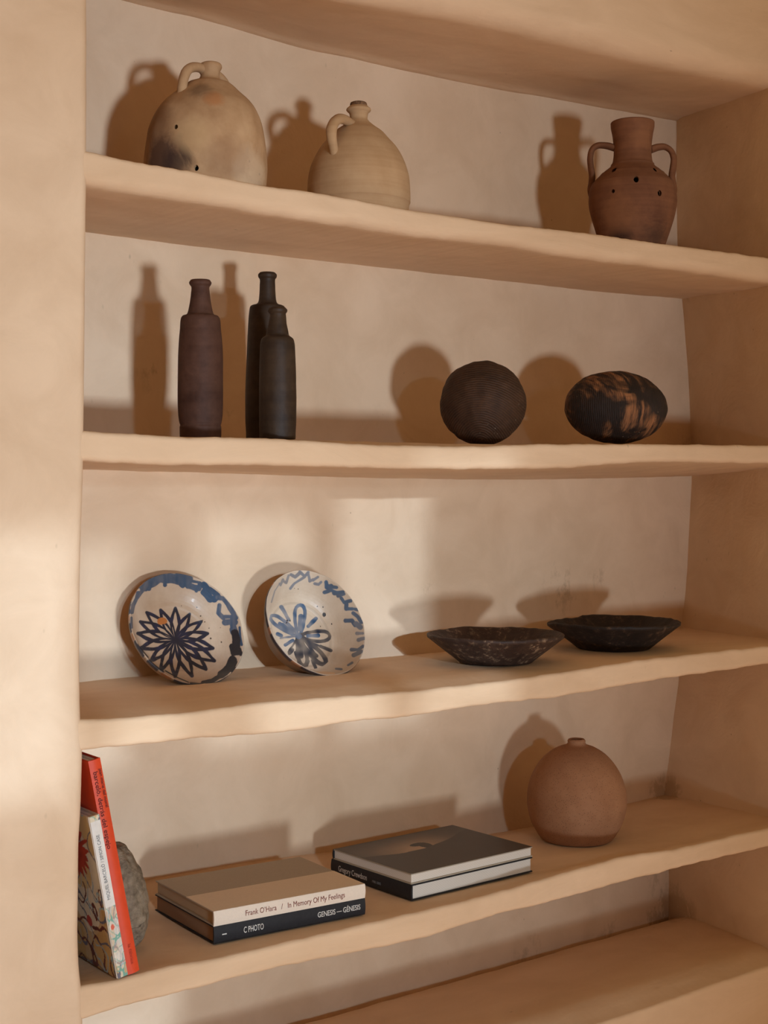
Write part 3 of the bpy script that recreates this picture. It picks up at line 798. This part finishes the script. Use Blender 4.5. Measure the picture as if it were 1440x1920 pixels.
for (a, b, w_, dk) in (((550,690),(535,850),30,.1),((290,780),(450,880),22,.1),((640,930),(760,930),26,.0),((700,1140),(742,1175),26,-.5),((555,1050),(558,1185),28,-.5),
        ((310,575),(400,730),26,.15),((735,715),(645,810),26,0),((790,1060),(920,1110),22,-.5),((690,1230),(730,1320),22,-.5),((600,990),(720,1150),20,-.5),
        ((450,1100),(410,1145),24,-.4),((450,990),(360,1040),22,.0),((265,910),(310,930),24,.05),((500,975),(400,1130),16,-.4),((300,960),(500,930),14,.3),((330,780),(520,920),12,.1),((560,1000),(560,1100),22,-.5),((480,1130),(500,1200),16,-.4),((620,1290),(640,1240),24,-.5),((640,1000),(840,1080),14,-.4),((520,930),(530,940),36,.05)):
    ST2.append((p2([a, b]), w_ / S2 * (1.0), dk))
ST2 = [(p_, w_, d, min(q[0] for q in p_)-9, max(q[0] for q in p_)+9, min(q[1] for q in p_)-9, max(q[1] for q in p_)+9) for p_, w_, d in ST2]
RIM2 = [([(190,520),(230,380),(290,290)],10,.6),([(290,290),(300,310),(330,240)],16,.5),([(340,260),(370,280),(400,190)],16,.5),([(430,180),(480,210),(540,160)],20,.4),([(540,150),(600,200),(640,150)],20,.35),
 ([(420,350),(470,290),(600,205)],18,.4),([(640,160),(660,260),(700,240)],18,.4),([(700,250),(760,210)],18,.4),([(720,290),(770,300),(800,270)],20,.4),([(860,270),(870,330),(920,320)],30,.05),([(900,330),(990,340)],26,.1),
 ([(840,400),(920,370),(1000,400)],24,.1),([(960,400),(1060,400)],30,.1),([(1010,440),(1080,420)],22,.15),([(1050,470),(1080,520),(1160,500)],24,.1),([(1110,550),(1110,600),(1180,600)],28,.1),
 ([(1200,600),(1250,610)],22,.15),([(1190,650),(1250,700),(1290,760)],26,.15),([(1100,745),(1180,740),(1220,800)],26,.1),([(1230,780),(1280,830)],34,.3),([(1240,900),(1310,900)],24,.5),([(1260,980),(1320,960)],26,.4),
 ([(1170,1100),(1250,1100),(1310,1060)],22,.2),([(1200,1170),(1290,1120)],26,.3),([(1130,1290),(1180,1260)],16,.2),([(980,1335),(1050,1340)],14,.2),([(180,800),(176,900)],5,.4)]
RIM2 = [(p2(a), w_ / S2, d, min(q[0] for q in p2(a))-9, max(q[0] for q in p2(a))+9, min(q[1] for q in p2(a))-9, max(q[1] for q in p2(a))+9) for a, w_, d in RIM2]
def paint2(w_, t, a):
    px, py = proj(w_); q = nz(w_, 22, 6); q2 = nz(w_, 70, 8)
    base = Vector((.60 + .05*q, .46 + .05*q, .33 + .045*q))
    if .585 < t < .62: base *= .88
    def tone(dk): return Vector((.035, .12, .22)).lerp(Vector((.014, .055, .12)), .5 + .5 * q2) if dk > -.05 else Vector((.010, .014, .024)).lerp(Vector((.02, .03, .05)), .5 + .5 * q2)
    if t < .66:
        h, dk = stroke_hit(px, py, ST2, .3 * q2)
        if h > 0: base = base.lerp(tone(dk), h * (.95 - .7 * max(0, dk)) * (.85 + .3 * q2))
    if t > .62:
        h, dk = stroke_hit(px, py, RIM2, .35 * q2)
        if h > 0: base = base.lerp(tone(0) * .9, h * (.95 - .7 * max(0, dk)))
    for a_, b_, r_ in ((607.8,1152.5,3.4),(605.5,1138,1.2),(595,1137,1),(622,1170,1.2),(538.5,1163.5,1.3),(544,1164,1.1),(537.5,1167.5,1.2),(601,1174.5,.9),(552,1103,.8),(559,1104.5,.8)):
        if math.hypot(px - a_, (py - b_) * .85) < r_: base = Vector((.03, .018, .012))
    return tuple(base)
def rim2(a):
    q = noise.noise((math.cos(a) * 5 + 7, math.sin(a) * 5, 2))
    return (.045, .03, .03) if q > -.12 else (.30, .13, .06)
root, o, fr2, dz = painted_bowl(Vector((.5685, .2435, -.246)), math.radians(29.9), math.radians(3.1), .1055, .058, None,
     'deeper blue painted bowl with a five-looped flower, right one leaning on the wall', .060, paint2, rim2, lambda a: .0, 5.0)

# 7 -- dark wooden bowls -------------------------------------------------------
def wood_bowl(px0, px1, y, rim_h, base_r, mat, label, seed, irr, H=.055):
    zc = ZS['C']; a = onZ((px0 + px1) / 2, HY + 290, zc)      # heading only
    x = axis_at((px0 + px1) / 2, y); c_ = Vector((x, y, 0)); d = (c_ - CAM).dot(FW)
    R = (px1 - px0) / 2 * d * math.cos(math.atan(((px0 + px1) / 2 - CX) / F)) / F
    prof = [(0.0004, .010), (base_r * .8, .011), (base_r, .014), (R * .80, H * .72), (R - .007, H - .001), (R - .0035, H + .0006), (R, H - .001), (R - .001, H - .006), (R * .80, H * .52), (base_r * 1.12, .008), (base_r, .001), (base_r * .9, 0), (.0004, 0)]
    P = []
    for (p, q), (r_, s_) in zip(prof, prof[1:]):
        k = max(2, int(math.hypot(r_ - p, s_ - q) / .003))
        P += [(p + (r_ - p) * i / k, q + (s_ - q) * i / k) for i in range(k)]
    P.append(prof[-1]); segs = 200; V = []
    for i in range(segs):
        a = 2 * PI * i / segs; ca, sa = math.cos(a), math.sin(a)
        kr, kh = irr(a)
        for (r_, h) in P:
            t = r_ / R; k = 1 + (kr + .03 * noise.noise((ca * 1.4 + seed, sa * 1.4, 0)) + .006 * noise.noise((ca * 7 + seed, sa * 7, h * 40))) * t
            hh = h * (1 + (kh + .05 * noise.noise((ca * 1.8 + seed, sa * 1.8, 5)) + .02 * noise.noise((ca * 8, sa * 8 + seed, 5))) * t)
            V.append((r_ * k * ca, r_ * k * sa, hh))
    o = mesh_obj('wooden_bowl', V, grid_faces(segs, len(P), close_u=True), mat)
    o.location = (x, y, zc); return tag(o, label, 'bowl', 'dark wooden bowls')
wood_bowl(800, 1058, .150, .055, .070, M['bowl_brown'], 'shallow worn dark brown wooden bowl with pale scuffs, nearer the shelf front', 2.0, lambda a: (0, 0), .054)
wood_bowl(1025, 1276, .175, .055, .074, M['bowl_black'], 'shallow blackened wooden bowl standing behind and right of the scuffed one', 6.0,
          lambda a: (.0, -.09 * max(0, min(1, (math.degrees(a) - 74) / 5)) * max(0, min(1, (165 - math.degrees(a)) / 25))), .056)

# 8 -- round vase ---------------------------------------------------------------
y = .203; z0 = ZS['D']
x, pr = prof_px(1081, [(16,1387),(17,1389),(16.5,1392),(20,1396),(36,1402),(55,1414),(71,1431),(83.5,1452),(91,1474),(93.5,1497),(92,1518),(86,1540),(77,1557),(68,1570)], y, z0)
H0 = pr[0][1]; tgt = .187
zl = pr[-1][1]
sc = H0 / (H0 - zl + .004)
pr = [(r_, (z_ - zl + .002) ) for r_, z_ in pr]
pr.append((pr[-1][0] * .96, 0.0))
vs = empty('round_vase', (x, y, z0), 'spherical speckled brown clay vase with a tiny mouth', 'vase')
lathe('body', pr, M['vase'], vs, wob=.0006, seed=30, wall=.005, n=120)

# 9 -- stone ----------------------------------------------------------------------
c_ = Vector((.116, .130, 0))
st = blob('river_stone', c_.x, c_.y, .083, .040, .060, .086, M['stone'], 'tall grey pitted stone standing behind the red book', 'stone', z0, rough=.006, tilt=-.17)

# 10 -- books ---------------------------------------------------------------------
def text(name, body, size, mat, parent, loc, rot, align='LEFT', sx=1.0, bold=0.0, italic=0.0, maxw=None):
    cu = bpy.data.curves.new(name, 'FONT'); cu.body = body; cu.size = size; cu.align_x = align; cu.align_y = 'CENTER'
    cu.extrude = .00012; cu.offset = bold; cu.shear = italic; cu.resolution_u = 3
    t = bpy.data.objects.new('tmp', cu); COL.objects.link(t); bpy.context.view_layer.update()
    me = bpy.data.meshes.new_from_object(t.evaluated_get(bpy.context.evaluated_depsgraph_get())); bpy.data.objects.remove(t)
    me.materials.clear(); me.materials.append(mat); me.name = name
    w_ = max(v.co.x for v in me.vertices) - min(v.co.x for v in me.vertices)
    if maxw: sx = maxw / w_
    o = bpy.data.objects.new(name, me); COL.objects.link(o); o.parent = parent; o.location = loc; o.rotation_euler = rot; o.scale = (sx, 1, 1)
    return o
def rbox(bm, x0, y0, z0_, x1, y1, z1, bev=.0006):
    g = bmesh.new(); box(g, x0, y0, z0_, x1, y1, z1)
    bmesh.ops.bevel(g, geom=list(g.edges), offset=bev, segments=2, affect='EDGES')
    me = bpy.data.meshes.new('t'); g.to_mesh(me); g.free(); bm.from_mesh(me); bpy.data.meshes.remove(me)
def book(parts_parent, L, W, T, mats, board=.0022, over=.003, spine=True):
    """X along the spine, spine at y=0, pages run to y=W, z up from 0"""
    bm = bmesh.new(); rbox(bm, 0, .001, 0, L, W, board); bm_obj('back_cover', bm, mats['cover'], parts_parent)
    bm = bmesh.new(); rbox(bm, 0, .001, T - board, L, W, T); fc = bm_obj('front_cover', bm, mats.get('front', mats['cover']), parts_parent)
    bm = bmesh.new(); n = 12; pts = []
    if spine:
        for k in range(n + 1):
            a = PI * k / n; pts.append((-.0022 * math.sin(a) * .9, T / 2 - (T / 2) * math.cos(a) if False else T * k / n))
        ring = [[bm.verts.new((xx, yy, zz)) for (yy, zz) in pts] + [bm.verts.new((xx, .0022, T)), bm.verts.new((xx, .0022, 0))] for xx in (0, L)]
        m = len(ring[0])
        for k in range(m): bm.faces.new((ring[0][k], ring[0][(k+1) % m], ring[1][(k+1) % m], ring[1][k]))
        bm.faces.new(ring[0][::-1]); bm.faces.new(ring[1])
        bm_obj('spine', bm, mats.get('spine', mats['cover']), parts_parent, smooth=False)
    bm = bmesh.new(); box(bm, over, .002, board, L - over, W - over, T - board)
    bm_obj('page_block', bm, mats['pages'], parts_parent)
    return fc
zD = ZS['D'] + .0012
# lower: black exhibition book; upper: two-tone cloth book
P0 = Vector((.245, .058, zD)); rz1 = math.radians(-3.3); L1 = .283
b = empty('book', P0, 'black-spined book lying at the bottom of the left stack', 'book', 'books lying flat in two stacks', rz1)
book(b, L1, .216, .0275, dict(cover=M['black_cover'], pages=M['pages_brown']))
TX = (PI / 2, 0, 0)
text('title_lettering', 'C PHOTO', .0135, M['white_ink'], b, (.052, -.0023, .0135), TX, maxw=.036, bold=.00012)
text('title_lettering', 'GENESIS — GÉNESIS', .0122, M['white_ink'], b, (.189, -.0023, .0145), TX, maxw=.083, bold=.00012)
text('volume_number', '1', .011, M['white_ink'], b, (.0185, -.0023, .0135), (PI / 2, -PI / 2, 0), align='CENTER', bold=.0003)
b = empty('book', P0 + Vector((0, 0, .0276)), 'taupe and cream cloth book lying on top of the left stack', 'book', 'books lying flat in two stacks', rz1)
fc = book(b, L1, .214, .0235, dict(cover=M['linen_taupe'], spine=M['spine_cream'], pages=M['pages_cream']))
bm = bmesh.new(); rbox(bm, 0.0001, .0002, .0235 - .0022, L1 - .0001, .098, .0235 + .0003, .0003); tq = bm_obj('spine_cloth', bm, M['linen_cream'], b); tq['label'] = 'cream cloth strip along the spine side'
text('title_lettering', "Frank O’Hara   /   In Memory Of My Feelings", .0125, M['brown_ink'], b, (.055, -.0023, .0120), TX, maxw=.186)
# right stack
P0 = Vector((.638, .055, zD)); rz2 = math.radians(2.3)
# lower: spine on the left side
def side_stack(z, label): return empty('book', P0 + Vector((0, 0, z)), label, 'book', 'books lying flat in two stacks', rz2)
b = side_stack(0, 'black photography book lying at the bottom of the right stack')
inner = bpy.data.objects.new('binding', None)
# spine along local Y at x=0: build with X along +y rotated
def book_side(parent, Ls, W, T, mats, x0=0.0, y0=0.0, **kw):
    before = set(bpy.data.objects); book(parent, Ls, W, T, mats, **kw)
    R_ = Matrix(((0, 1, 0, x0), (-1, 0, 0, y0 + Ls), (0, 0, 1, 0), (0, 0, 0, 1)))   # x'=y, y'=Ls-x
    for o in set(bpy.data.objects) - before:
        o.data.transform(R_)
bpy.data.objects.remove(inner)
book_side(b, .228, .296, .0275, dict(cover=M['black_cover'], pages=M['pages_white']))
RS = (PI / 2, 0, -PI / 2)
text('title_lettering', 'Gregory Crewdson', .0150, M['white_ink'], b, (-.0023, .205, .0145), RS, maxw=.083)
text('title_lettering', '1985-2005', .0065, M['grey_ink'], b, (-.0023, .107, .0120), RS, maxw=.024)
b = side_stack(.0276, 'dark picture-covered book lying on top of the right stack')
# spine at the back: build turned half round
before = set(bpy.data.objects)
book(b, .298, .222, .0185, dict(cover=M['linen_taupe'], pages=M['pages_white'], spine=M['black_cover']), over=.0025)
for o in set(bpy.data.objects) - before: o.data.transform(Matrix(((-1, 0, 0, .298), (0, -1, 0, .224), (0, 0, 1, 0), (0, 0, 0, 1))))
# printed photograph on the front cover: dark field, glow of dusk, a small dark head shape
NXC, NYC = 220, 160; V = []; C = []
for i in range(NXC):
    for j in range(NYC):
        u_, v_ = i / (NXC - 1), j / (NYC - 1)
        V.append((.001 + .296 * u_, .001 + .220 * v_, .0189))
        hor = .60 + .06 * math.sin(u_ * 5 + 2.6) - .12 * u_ + .02 * noise.noise((u_ * 6, 0, 0)) + .28 * u_ * u_
        dark = (.040, .028, .020)
        if v_ > hor:
            g = math.exp(-((u_ - .42) / .25) ** 2 - ((v_ - hor) / .25) ** 2)
            c_ = tuple(d + g * k + .015 for d, k in zip((.045, .034, .027), (.40, .26, .15)))
            d1 = math.hypot((u_ - .47) / .055, (v_ - (hor + .13)) / .045)
            d2 = math.hypot((u_ - .505) / .045, (v_ - (hor + .06)) / .09)
            if d1 < 1 or d2 < 1: c_ = (.02, .013, .01)
        else: c_ = dark
        C.append(c_)
pc = mesh_obj('cover_picture', V, grid_faces(NXC, NYC), M['cover_print'], b, cols=C); pc['label'] = 'printed picture of a dark field under a dusk glow'

# standing books leaning on the pier side
def leaning(name, xb, yb, xt, zt, L, W, T, mats, label):
    """spine upright at the front; foot at x=xb, head at (xt, zt)"""
    lean = math.atan2(xb - xt, zt - zD)
    e = empty(name, (xb, yb, smooth_interp(SH['D']['ft'], xb) + .0012), label, 'book', 'books standing against the left pier')
    # local book: X along spine, Y pages, Z thickness -> world: spine up, pages to +y, thickness to +x
    R_ = Matrix.Rotation(-lean, 4, 'Y') @ Matrix(((0, 0, 1, 0), (0, 1, 0, 0), (1, 0, 0, 0), (0, 0, 0, 1)))
    before = set(bpy.data.objects); book(e, L, W, T, mats)
    for o in set(bpy.data.objects) - before:
        o.data.transform(R_); o.data.flip_normals()
    return e, lean
zr = -.402
e, ln = leaning('book', .0700, .006, .0075, zr, .326, .215, .0190, dict(cover=M['red_cover'], pages=M['pages_white']), 'tall vermilion book with a black title, leaning behind the white painted book')
def spine_text(e, ln, body, size, mat, h, off, T, maxw, up=False, name='title_lettering', bold=0.0):
    """reads downwards from height h along the leaning spine; off = place across the thickness"""
    p = Vector((off * math.cos(ln) - h * math.sin(ln), -.0026, off * math.sin(ln) + h * math.cos(ln)))
    return text(name, body, size, mat, e, p, (PI / 2, (-PI / 2 if up else PI / 2) - ln, 0), maxw=maxw, bold=bold)
spine_text(e, ln, 'barceló, detrás del espejo', .0100, M['black_ink'], .309, .0065, .019, .116)
spine_text(e, ln, 'jean marie del moral', .0068, M['black_ink'], .311, .0148, .019, .058)
spine_text(e, ln, 'la fábrica', .0068, M['red_ink'], .045, .0095, .019, .030)
# white book with painted cover
e, ln = leaning('book', .0515, .004, .0070, -.484, .245, .20, .0170, dict(cover=M['spine_cream'], pages=M['pages_white']), 'white book with colourful painted swirls, leaning nearest the left pier')
rnd = random.Random(3)
def swirl_paint(u_, v_, seed=0.0, bright=1.0):
    """u across (0 at spine), v up the height"""
    q = noise.noise((u_ * 3 + seed, v_ * 4, 1)); base = Vector((.66, .56, .40)) if q > -.1 else Vector((.58, .40, .18))
    if v_ < .42 and q < .1: base = base.lerp(Vector((.50, .28, .09)), .7)
    w1 = abs(noise.noise((u_ * 3.2 + seed + 9, v_ * 5.5, 4)));
    if w1 < .05: base = Vector((.13, .13, .17))
    w2 = abs(noise.noise((u_ * 4 + 20 + seed, v_ * 7, 2)) - .08)
    if w2 < .07 and v_ < .55: base = Vector((.13, .03, .025))
    w3 = abs(noise.noise((u_ * 5 + 40 + seed, v_ * 6, 3)) + .1)
    if w3 < .028: base = Vector((.30, .42, .45))
    return base
Lb, Wb = .245, .20
NU, NV = 130, 160; V = []; C = []
for i in range(NU):
    for j in range(NV):
        u_, v_ = i / (NU - 1), j / (NV - 1)
        h = v_ * Lb; d = u_ * Wb
        V.append((-.0004 * math.cos(ln) - h * math.sin(ln), .001 + d, h * math.cos(ln) - .0004 * math.sin(ln)))
        c_ = swirl_paint(u_ * 1.6, v_)
        # scarlet spiky burst in the upper part
        ang = math.atan2(v_ - .76, u_ * .82 - .27); rr_ = math.hypot(v_ - .76, u_ * .82 - .27)
        if rr_ < .16 + .07 * noise.noise((ang * 6, 0, 7)) + .03 * math.sin(ang * 19): c_ = Vector((.55, .055, .025)).lerp(Vector((.30, .03, .02)), .5 + .5 * noise.noise((u_ * 20, v_ * 20, 0)))
        if math.hypot((u_ - .30) * .82, v_ - .30) < .035: c_ = Vector((.48, .06, .05))
        C.append(tuple(c_))
pc = mesh_obj('cover_picture', V, grid_faces(NU, NV, flip=True), M['cover_print'], e, cols=C); pc['label'] = 'painted swirls in ochre, scarlet and grey'
NU, NV = 20, 200; V = []; C = []
for i in range(NU):
    for j in range(NV):
        u_, v_ = i / (NU - 1), j / (NV - 1); h = v_ * Lb; o_ = .0005 + .016 * u_
        V.append((o_ * math.cos(ln) - h * math.sin(ln), -.0026, h * math.cos(ln) + o_ * math.sin(ln)))
        c_ = Vector((.72, .68, .62)) * (1 + .05 * noise.noise((u_ * 3, v_ * 20, 2)))
        if v_ < .44 or v_ > .965:
            s_ = swirl_paint(u_ * .25 + .3, v_, 3.0); k_ = 1.0 if .08 > v_ or v_ > .965 else .6
            c_ = c_.lerp(s_, k_ if (v_ < .10 or v_ > .36 or noise.noise((u_ * 2, v_ * 14, 5)) > .1) else .3)
            if abs(noise.noise((u_ * 1.2 + 3, v_ * 16, 8))) < .05: c_ = Vector((.18, .38, .30))
            if math.hypot((u_ - .35) * .10, v_ - .315) < .018: c_ = Vector((.62, .12, .07))
        C.append(tuple(c_))
pc = mesh_obj('spine_picture', V, grid_faces(NU, NV), M['cover_print'], e, cols=C); pc['label'] = 'white spine print with coloured swirls at its foot'
def st2(*a, **k):
    o = spine_text(*a, **k); o.location.y = -.0030; return o
st2(e, ln, 'MIQUEL BARCELÓ / SIMON CASE', .0072, M['grey_ink'], .118, .0085, .017, .098, up=True)
